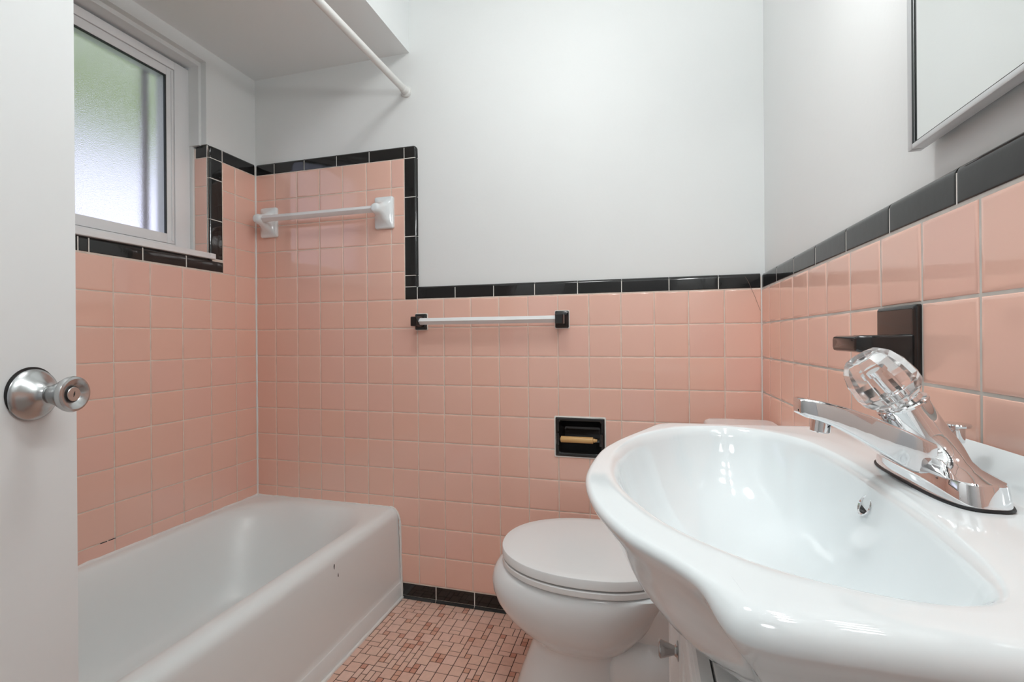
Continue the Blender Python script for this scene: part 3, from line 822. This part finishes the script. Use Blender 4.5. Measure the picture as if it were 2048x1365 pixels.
# ------------------------------------------------------------------ vanity cabinet
van = thing('vanity_cabinet', 'white painted vanity cabinet with chrome knob beneath the sink', 'cabinet', (1.80, -1.01, 0))
VZ = 0.707
c_ = MB()
c_.box(1.658, W - 0.002, -1.292, -0.722, 0.085, VZ, 0.0015); c_.box(1.70, W - 0.002, -1.282, -0.732, 0.001, 0.085)
c_.build('cabinet_body', CABPAINT, van)
def panel_door(y0_, y1_, z0_, z1_):
    mb = MB(); xf, xb = 1.638, 1.6555
    R = []
    for x, i in ((xb, 0.0), (xf + 0.007, 0.0), (xf + 0.004, 0.002), (xf + 0.004, 0.006), (xf + 0.0015, 0.008), (xf, 0.012), (xf, 0.040), (xf + 0.004, 0.044), (xf + 0.004, 0.048), (xf + 0.001, 0.052), (xf + 0.001, 0.056)):
        R.append([(x, y0_ + i, z0_ + i), (x, y1_ - i, z0_ + i), (x, y1_ - i, z1_ - i), (x, y0_ + i, z1_ - i)])
    mb.loft(R); return mb.build('cabinet_door', CABPAINT, van, angle=20)
d1 = panel_door(-1.013, -0.735, 0.10, 0.705)
d2 = panel_door(-1.288, -1.018, 0.10, 0.705)
def cab_knob(y, z, parent):
    kn = MB(); kn.lathe([(0.0110, 0.0), (0.0112, 0.0012), (0.0070, 0.0026), (0.0056, 0.0045), (0.0056, 0.006), (0.0088, 0.0150), (0.0105, 0.0205), (0.0104, 0.0222), (0.0085, 0.0235)], (1.638, y, z), (-1, 0, 0), 32)
    return kn.build('cabinet_knob', CHROME_DARK, parent)
cab_knob(-0.990, 0.6115, d1)
settle(van)

# ------------------------------------------------------------------ sink
sk = thing('bathroom_sink', 'white porcelain bow-front sink with overflow hole on the vanity', 'sink', (1.76, -1.0, 0.70))
octl = [(1.9590, -1.3080), (1.86, -1.3090), (1.75, -1.3092), (1.690, -1.3092), (1.664, -1.3075), (1.6495, -1.3010), (1.6415, -1.2890), (1.6335, -1.2700), (1.6165, -1.2460), (1.5830, -1.2080), (1.5545, -1.1530), (1.5375, -1.0900), (1.5325, -1.0300),
        (1.5385, -0.9450), (1.5520, -0.8900), (1.5690, -0.8430), (1.5980, -0.7750), (1.6165, -0.7300), (1.6235, -0.7120), (1.6340, -0.7010), (1.655, -0.6950), (1.70, -0.6920), (1.80, -0.6860), (1.87, -0.6800), (1.9590, -0.6780)]
Opoly = []
for i in range(len(octl)):
    if i in (len(octl) - 1,):
        Opoly.append(Vector(octl[i])); continue
    p0, p1, p2, p3 = Vector(octl[max(i - 1, 0)]), Vector(octl[i]), Vector(octl[i + 1]), Vector(octl[min(i + 2, len(octl) - 1)])
    for k_ in range(8):
        t = k_ / 8
        Opoly.append(0.5 * ((2 * p1) + (p2 - p0) * t + (2 * p0 - 5 * p1 + 4 * p2 - p3) * t * t + (3 * p1 - p0 - 3 * p2 + p3) * t ** 3))
ictl = [(1.5665, -1.000), (1.568, -0.950), (1.583, -0.875), (1.608, -0.816), (1.660, -0.757), (1.734, -0.734), (1.790, -0.760), (1.826, -0.814), (1.838, -0.880), (1.841, -0.950), (1.8385, -1.040), (1.834, -1.110), (1.823, -1.190), (1.805, -1.240), (1.772, -1.2575), (1.725, -1.2525), (1.672, -1.228), (1.620, -1.1760), (1.5850, -1.1050), (1.5705, -1.050)]
Ipoly = catmull(ictl, 8)
SCN = Vector((1.715, -1.000))
angs = set()
for p in Opoly: angs.add(round(math.atan2(p.y - SCN.y, p.x - SCN.x), 5))
for i in range(120): angs.add(round(-PI + 2 * PI * (i + 0.5) / 120, 5))
angs = sorted(angs)
A2 = [angs[0]]
for a_ in angs[1:]:
    if a_ - A2[-1] > 0.006: A2.append(a_)
angs = A2
Od = [ray_poly(SCN, a_, Opoly) for a_ in angs]; Id = [ray_poly(SCN, a_, Ipoly) for a_ in angs]
DIR = [Vector((math.cos(a_), math.sin(a_))) for a_ in angs]
DZ = 0.845
def ridge(x, y):
    return 0.037 * smoothstep(1.934, 1.952, x) * max(0.0, 1 - abs((y + 1.01) / 0.285) ** 3.0)
rings = []
BC = Vector((1.735, -1.000))                       # deepest point of the bowl
for s_, z in ((0.055, 0.7080), (0.20, 0.7085), (0.40, 0.7140), (0.58, 0.7250), (0.72, 0.7430), (0.83, 0.7670), (0.90, 0.7890), (0.945, 0.8080), (0.968, 0.8205), (0.983, 0.8295), (0.994, 0.8355)):
    rings.append([((BC + (SCN + DIR[i] * Id[i] - BC) * s_).x, (BC + (SCN + DIR[i] * Id[i] - BC) * s_).y, z) for i in range(len(angs))])
CN = []
for i in range(len(angs)):
    a_ = SCN + DIR[i - 1] * Od[i - 1]; b_ = SCN + DIR[(i + 1) % len(angs)] * Od[(i + 1) % len(angs)]
    tg = (b_ - a_).normalized(); CN.append(abs(Vector((-tg.y, tg.x)).dot(DIR[i])))
def SW0(i): return smoothstep(0.262, 0.300, abs((SCN + DIR[i] * Od[i]).y + 1.0))
def deck_ring(d0, f, dz):
    """f = 0 at d0 outside the bowl's lip, f = 1 where the outer rounding starts"""
    out = []
    for i in range(len(angs)):
        lo, hi = Id[i] + d0, Od[i] - (0.0110 + 0.013 * SW0(i)) / max(0.5, CN[i])
        p = SCN + DIR[i] * (lo + (hi - lo) * f)
        out.append((p.x, p.y, DZ + dz + ridge(p.x, p.y)))
    return out
rings.append(deck_ring(0.0012, 0, -0.0066)); rings.append(deck_ring(0.0032, 0, -0.0042)); rings.append(deck_ring(0.0056, 0, -0.0020)); rings.append(deck_ring(0.0080, 0, -0.0006))
for f in (0.0, 0.3, 0.55, 0.66, 0.74, 0.80, 0.86, 0.92): rings.append(deck_ring(0.0105, f, 0.0))
def off_ring_at(i, inset):
    """outline point i pulled in from the edge; the back edge stays at the wall"""
    p = SCN + DIR[i] * Od[i]
    a_ = SCN + DIR[i - 1] * Od[i - 1]; b_ = SCN + DIR[(i + 1) % len(angs)] * Od[(i + 1) % len(angs)]
    tg = (b_ - a_).normalized(); nrm = Vector((-tg.y, tg.x))
    if nrm.dot(SCN - p) < 0: nrm = -nrm
    if p.x > 1.955: nrm = Vector((-0.02, 0)) + Vector((0, -1 if p.y > -1 else 1)) * (1.0 if abs(p.y + 0.993) > 0.31 else 0.0)
    nrm.x = nrm.x if p.x < 1.93 else min(nrm.x, 0)
    return p + nrm * inset
SW = [smoothstep(0.262, 0.300, abs((SCN + DIR[i] * Od[i]).y + 1.0)) for i in range(len(angs))]   # 1 on the straight ends, 0 on the bow
def edge_ring(t):
    base = []
    for i in range(len(angs)):
        r = 0.0065 + 0.010 * SW[i]
        base.append((r * (1 - math.sin(t)), r * (1 - math.cos(t))))
    out = []
    for i in range(len(angs)):
        p = off_ring_at(i, base[i][0]); q = SCN + DIR[i] * Od[i]
        out.append((p.x, p.y, DZ - base[i][1] + ridge(q.x, q.y)))
    return out
for k_ in range(0, 7): rings.append(edge_ring(math.radians(15 * k_)))
for ins, z in ((0.0008, 0.8365), (0.0030, 0.8325), (0.0080, 0.8255), (0.0150, 0.8165), (0.0230, 0.8050), (0.0300, 0.7930), (0.0370, 0.7780), (0.0450, 0.7625), (0.0555, 0.7480), (0.0690, 0.7345), (0.090, 0.7225), (0.120, 0.7140), (0.150, 0.7090)):
    dz = 0.010 * max(0.0, min(1.0, (z - 0.75) / 0.07))
    ring = []
    for i in range(len(angs)):
        p = off_ring_at(i, ins); ring.append((p.x, p.y, z - dz * SW[i]))
    rings.append(ring)
s_ = MB(); s_.loft(rings)
s_.build('basin', PORCELAIN, sk, angle=70)
ov = MB(); oc = Vector((1.8352, -1.003, 0.8135)); on = Vector((-1, 0, 0.42)).normalized()
ov.lathe([(0.0122, -0.004), (0.0122, 0.0016), (0.0112, 0.0022), (0.0095, 0.0012), (0.0092, -0.004)], oc, on, 36); ovr = ov.build('overflow_ring', CHROME, sk)
ov = MB(); ov.lathe([(0.0094, -0.003), (0.0094, -0.0008)], oc, on, 32); ov.build('overflow_hole', DARKHOLE, ovr)
dn = MB(); dn.lathe([(0.026, 0.0), (0.026, 0.0015), (0.021, 0.003), (0.019, 0.0055), (0.010, 0.0075), (0.002, 0.008)], (BC.x, BC.y, 0.7075), (0, 0, 1), 36); dn.build('drain', CHROME, sk)
settle(sk)

# ------------------------------------------------------------------ faucet
FX, FY = 1.8945, -1.010
fc = thing('faucet', 'chrome single handle faucet with clear faceted knob on the sink', 'faucet', (FX, FY, DZ))
def sup(hx, hy, z, p=2.6, cx_=FX, cy_=FY, n=72, tilt=0.0, zc=None):
    out = []
    for i in range(n):
        t = 2 * PI * i / n; c, s = math.cos(t), math.sin(t)
        dx = hx * (1 if c >= 0 else -1) * abs(c) ** (2 / p); dy = hy * (1 if s >= 0 else -1) * abs(s) ** (2 / p)
        # tilt about the y axis: leaning towards -x
        out.append((cx_ + dx * math.cos(tilt), cy_ + dy, z + dx * math.sin(tilt)))
    return out
gk_ = MB(); gk_.loft([sup(0.0295, 0.0868, DZ + 0.0004, 3.3), sup(0.0300, 0.0875, DZ + 0.0015, 3.3), sup(0.0295, 0.0868, DZ + 0.0030, 3.3)]); gk_.build('gasket', RUBBER, fc)
bs = MB()
tl0 = math.radians(29)
ax_ = Vector((-math.sin(tl0), 0, math.cos(tl0)))
bs.loft([sup(0.0285, 0.0855, DZ + 0.0030, 3.3), sup(0.0283, 0.0852, DZ + 0.0060, 3.3), sup(0.0270, 0.0815, DZ + 0.0215, 3.3), sup(0.0262, 0.0800, DZ + 0.0230, 3.3), sup(0.0250, 0.0700, DZ + 0.0250, 2.7), sup(0.0245, 0.0560, DZ + 0.0275, 2.1), sup(0.0245, 0.0420, DZ + 0.0320, 2.0, FX - 0.0005),
         sup(0.0245, 0.0330, DZ + 0.0385, 2.0, FX - 0.003, tilt=tl0 * 0.4), sup(0.0240, 0.0275, DZ + 0.0460, 2.0, FX - 0.0070, tilt=tl0 * 0.7), sup(0.0236, 0.0245, DZ + 0.0560, 2.0, FX - 0.0135, tilt=tl0), sup(0.0232, 0.0236, DZ + 0.0780, 2.0, FX - 0.0255, tilt=tl0), sup(0.0232, 0.0236, DZ + 0.0815, 2.0, FX - 0.0272, tilt=tl0)])
body = bs.build('base', CHROME, fc, angle=30)
CO = Vector((FX - 0.0272, FY, DZ + 0.0815))
cl = MB(); cl.lathe([(0.0228, -0.001), (0.0246, 0.0002), (0.0248, 0.0022), (0.0236, 0.0036), (0.0200, 0.0040), (0.0180, 0.0075), (0.0150, 0.0085), (0.0090, 0.0090)], CO, ax_, 48)
cl.build('collar', CHROME, fc)
# spout: a deep flat-sided arm that grows out of the base
sp = MB(); rings = []
def sp_ring(x, zt, zb, hw, r):
    pts = rrect(-hw, hw, zb, zt, r, 5)
    return [(x, FY + p.x, p.y) for p in pts]
for x, zt, zb, hw, r in ((1.7650, 0.9290, 0.9175, 0.0100, 0.003), (1.7660, 0.9315, 0.9145, 0.0130, 0.003), (1.7700, 0.9325, 0.9125, 0.0150, 0.003), (1.785, 0.9305, 0.9085, 0.0165, 0.003), (1.800, 0.9270, 0.9020, 0.0175, 0.003), (1.815, 0.9225, 0.8940, 0.0190, 0.003), (1.830, 0.9170, 0.8845, 0.0205, 0.003), (1.845, 0.9105, 0.8745, 0.0225, 0.003), (1.856, 0.9055, 0.8665, 0.0255, 0.003), (1.864, 0.9015, 0.8625, 0.0285, 0.003), (1.872, 0.8970, 0.8610, 0.0310, 0.003), (1.882, 0.8920, 0.8610, 0.0310, 0.003)):
    rings.append(sp_ring(x, zt, zb, hw, r))
sp.loft(rings); sp.build('spout', CHROME, fc, angle=40)
ae = MB(); ae.lathe([(0.0095, -0.004), (0.0098, 0.006), (0.0098, 0.0135), (0.0090, 0.0145), (0.0075, 0.0140)], (1.7900, FY, 0.9090), (-0.10, 0, -1), 36); ae.build('aerator', CHROME, fc)
# clear faceted knob
tk_ = math.radians(38); ak = Vector((-math.sin(tk_), 0, math.cos(tk_)))
KO = CO + ax_ * 0.0078 + Vector((-0.001, 0, 0.001))
hk = MB(); hk.lathe([(0.0155, 0.0), (0.0235, 0.0008), (0.0300, 0.0065), (0.0315, 0.0160), (0.0300, 0.0340), (0.0250, 0.0475), (0.0185, 0.0550), (0.0140, 0.0555), (0.0120, 0.0515), (0.0040, 0.0505)], KO, ak, 10)
hdl = hk.build('handle', ACRYLIC, fc, smooth=False); hdl['label'] = 'clear faceted acrylic knob'
sm = MB(); sm.lathe([(0.0065, 0.003), (0.0065, 0.010), (0.0050, 0.011), (0.0050, 0.030), (0.0070, 0.031), (0.0070, 0.036)], KO, ak, 20); sm.build('handle_stem', CHROME, hdl)
# pop-up drain rod behind the spout
pr = MB(); pr.lathe([(0.0030, -0.0335), (0.0030, 0.005), (0.0075, 0.0058), (0.0079, 0.008), (0.0079, 0.0215), (0.0128, 0.0225), (0.0134, 0.0245), (0.0126, 0.0260), (0.006, 0.0265)], (FX + 0.0305, FY + 0.020, 0.8800), (0, 0, 1), 32)
pr.build('pop_up_rod', CHROME, fc)
settle(fc)

# ------------------------------------------------------------------ vanity light and added fill lamps (above the picture)
VLZ = 1.815
vl = thing('vanity_light', 'four globe chrome vanity light above the medicine cabinet', 'wall light', (W + TH, -0.98, VLZ))
p_ = MB(); p_.box(W - 0.020, W + TH - 0.0005, -1.45, -0.52, VLZ - 0.05, VLZ + 0.05, 0.006); p_.build('back_plate', CHROME, vl)
BULB = glow('white_globe', (0.955, 0.985, 0.985), 36.0)
for i in range(4):
    y = -0.86 - 0.170 * i
    s_ = MB(); s_.lathe([(0.026, 0.0), (0.028, 0.004), (0.022, 0.03), (0.018, 0.058)], (W - 0.020, y, VLZ), (-1, 0, 0), 24); sock = s_.build('socket', CHROME, vl)
    g_ = MB(); g_.lathe([(0.015, 0.0), (0.031, 0.007), (0.044, 0.022), (0.049, 0.042), (0.045, 0.062), (0.033, 0.078), (0.016, 0.087), (0.002, 0.088)], (W - 0.075, y, VLZ), (-1, 0, 0), 24); g_.build('globe', BULB, sock)
settle(vl)
clg = thing('added_ceiling_fill', 'added unseen dome lamp giving soft fill from the ceiling', 'ceiling light', (1.25, -0.85, HC))  # added lamp, never in view: soft fill that evens out the room
p_ = MB(); p_.lathe([(0.17, 0.001), (0.17, 0.02), (0.16, 0.025)], (1.25, -0.85, HC), (0, 0, -1), 48); p_.build('rim', WHITEMETAL, clg)
p_ = MB(); p_.lathe([(0.155, 0.024), (0.15, 0.045), (0.12, 0.07), (0.07, 0.088), (0.02, 0.095)], (1.25, -0.85, HC), (0, 0, -1), 48); p_.build('diffuser', glow('ceiling_fill_glow', (0.955, 0.985, 0.985), 24.0), clg)
settle(clg)
hl = thing('added_hall_fill', 'added unseen round fill lamp out in the hall', 'ceiling light', (1.5, -2.45, HC))  # added lamp behind the camera: frontal fill through the doorway
p_ = MB(); p_.lathe([(0.20, 0.001), (0.19, 0.05), (0.12, 0.08), (0.03, 0.09)], (1.5, -2.45, HC), (0, 0, -1), 48); p_.build('diffuser', glow('hall_fill_glow', (0.955, 0.985, 0.985), 9.0), hl)
settle(hl)

# ------------------------------------------------------------------ outside: a leafy tree overhanging the window
tree = thing('tree', 'bright green leafy tree outside the obscure window glass', 'tree', (-3.6, 0.8, 0))
lv = MB(); rn = random.Random(11)
for i in range(5200):
    x = rn.uniform(-4.9, -1.7); y = rn.uniform(-1.6, 3.6)
    z = 2.62 + (x + 2.4) * -0.30 + abs(rn.gauss(0, 0.75)) + 0.05 * math.sin(y * 3)
    s = rn.uniform(0.05, 0.10)
    d = Vector((rn.uniform(-1, 1), rn.uniform(-1, 1), rn.uniform(-0.6, 0.6))).normalized(); e = d.cross(Vector((rn.uniform(-0.5, 0.5), rn.uniform(-0.5, 0.5), 1))).normalized()
    p = Vector((x, y, z))
    lv.add([p - d * s, p + e * s * 0.45, p + d * s, p - e * s * 0.45], [[0, 1, 2, 3]])
LEAF = bpy.data.materials.new('leaf_green'); LEAF.use_nodes = True
nt = LEAF.node_tree; b = nt.nodes['Principled BSDF']; out = nt.nodes['Material Output']
b.inputs['Base Color'].default_value = (0.22, 0.33, 0.05, 1); b.inputs['Roughness'].default_value = 0.6
tr_ = nt.nodes.new('ShaderNodeBsdfTranslucent'); tr_.inputs['Color'].default_value = (0.30, 0.48, 0.10, 1)
nz = nt.nodes.new('ShaderNodeTexNoise'); nz.inputs['Scale'].default_value = 1.5
rp = nt.nodes.new('ShaderNodeValToRGB'); rp.color_ramp.elements[0].color = (0.27, 0.40, 0.04, 1); rp.color_ramp.elements[1].color = (0.44, 0.56, 0.08, 1)
nt.links.new(nz.outputs['Fac'], rp.inputs['Fac']); nt.links.new(rp.outputs['Color'], tr_.inputs['Color'])
mx = nt.nodes.new('ShaderNodeMixShader'); mx.inputs['Fac'].default_value = 0.6
nt.links.new(b.outputs['BSDF'], mx.inputs[1]); nt.links.new(tr_.outputs['BSDF'], mx.inputs[2]); nt.links.new(mx.outputs['Shader'], out.inputs['Surface'])
lv.build('foliage', LEAF, tree, smooth=False)
tk2 = MB(); tk2.tube([(-3.6, 0.8, 0.0), (-3.58, 0.82, 1.2), (-3.5, 0.8, 2.4), (-3.3, 0.7, 3.4)], [0.16, 0.13, 0.11, 0.06], 14)
tk2.build('trunk', mat('bark', (0.16, 0.11, 0.08), 0.9, bump=(18, 0.8, 0.02), var=(6, 0.3)), tree)
settle(tree)
gm = struct(box_mesh('ground_outside', [(-9, -0.22, -8, 8, -0.25, -0.15)], mat('lawn_green', (0.16, 0.26, 0.08), 0.9, var=(3, 0.3))), 'green lawn outside')

# ------------------------------------------------------------------ sky
wd = bpy.data.worlds.new('sky'); SC.world = wd; wd.use_nodes = True
bg = wd.node_tree.nodes['Background']
bg.inputs['Color'].default_value = (0.77, 0.79, 1.0, 1); bg.inputs['Strength'].default_value = 1.42

# ------------------------------------------------------------------ camera
F = 906.765; CXP, CYP = 1053.419, 678.754
cam = bpy.data.cameras.new('camera'); co = bpy.data.objects.new('camera', cam); COL.objects.link(co)
cam.sensor_fit = 'HORIZONTAL'; cam.sensor_width = 36.0; cam.lens = F / 2048 * 36
cam.shift_x = -(CXP - 1024) / 2048; cam.shift_y = (CYP - 682.5) / 2048
cam.clip_start = 0.01
yaw, pitch, roll = -0.2541, -0.0004, -0.0071
cy_, sy_ = math.cos(yaw), math.sin(yaw); cp_, sp_ = math.cos(pitch), math.sin(pitch)
f_ = Vector((sy_ * cp_, cy_ * cp_, sp_)); r0 = Vector((cy_, -sy_, 0)); u0 = r0.cross(f_)
r_ = r0 * math.cos(roll) + u0 * math.sin(roll); u_ = -r0 * math.sin(roll) + u0 * math.cos(roll)
M = Matrix((r_, u_, -f_)).transposed().to_4x4(); M.translation = Vector((1.6000, -1.5812, 1.0005))
co.matrix_world = M
SC.camera = co

SC.view_settings.view_transform = 'Standard'
SC.view_settings.look = 'None'
SC.view_settings.gamma = 1.0
SC.view_settings.exposure = 0.05
SC.view_settings.use_curve_mapping = False
SC.cycles.max_bounces = 12
SC.cycles.diffuse_bounces = 6
SC.cycles.glossy_bounces = 6
SC.cycles.transmission_bounces = 10
SC.cycles.caustics_reflective = False
SC.cycles.blur_glossy = 0.5
SC.cycles.sample_clamp_indirect = 6.0
SC.cycles.use_denoising = True
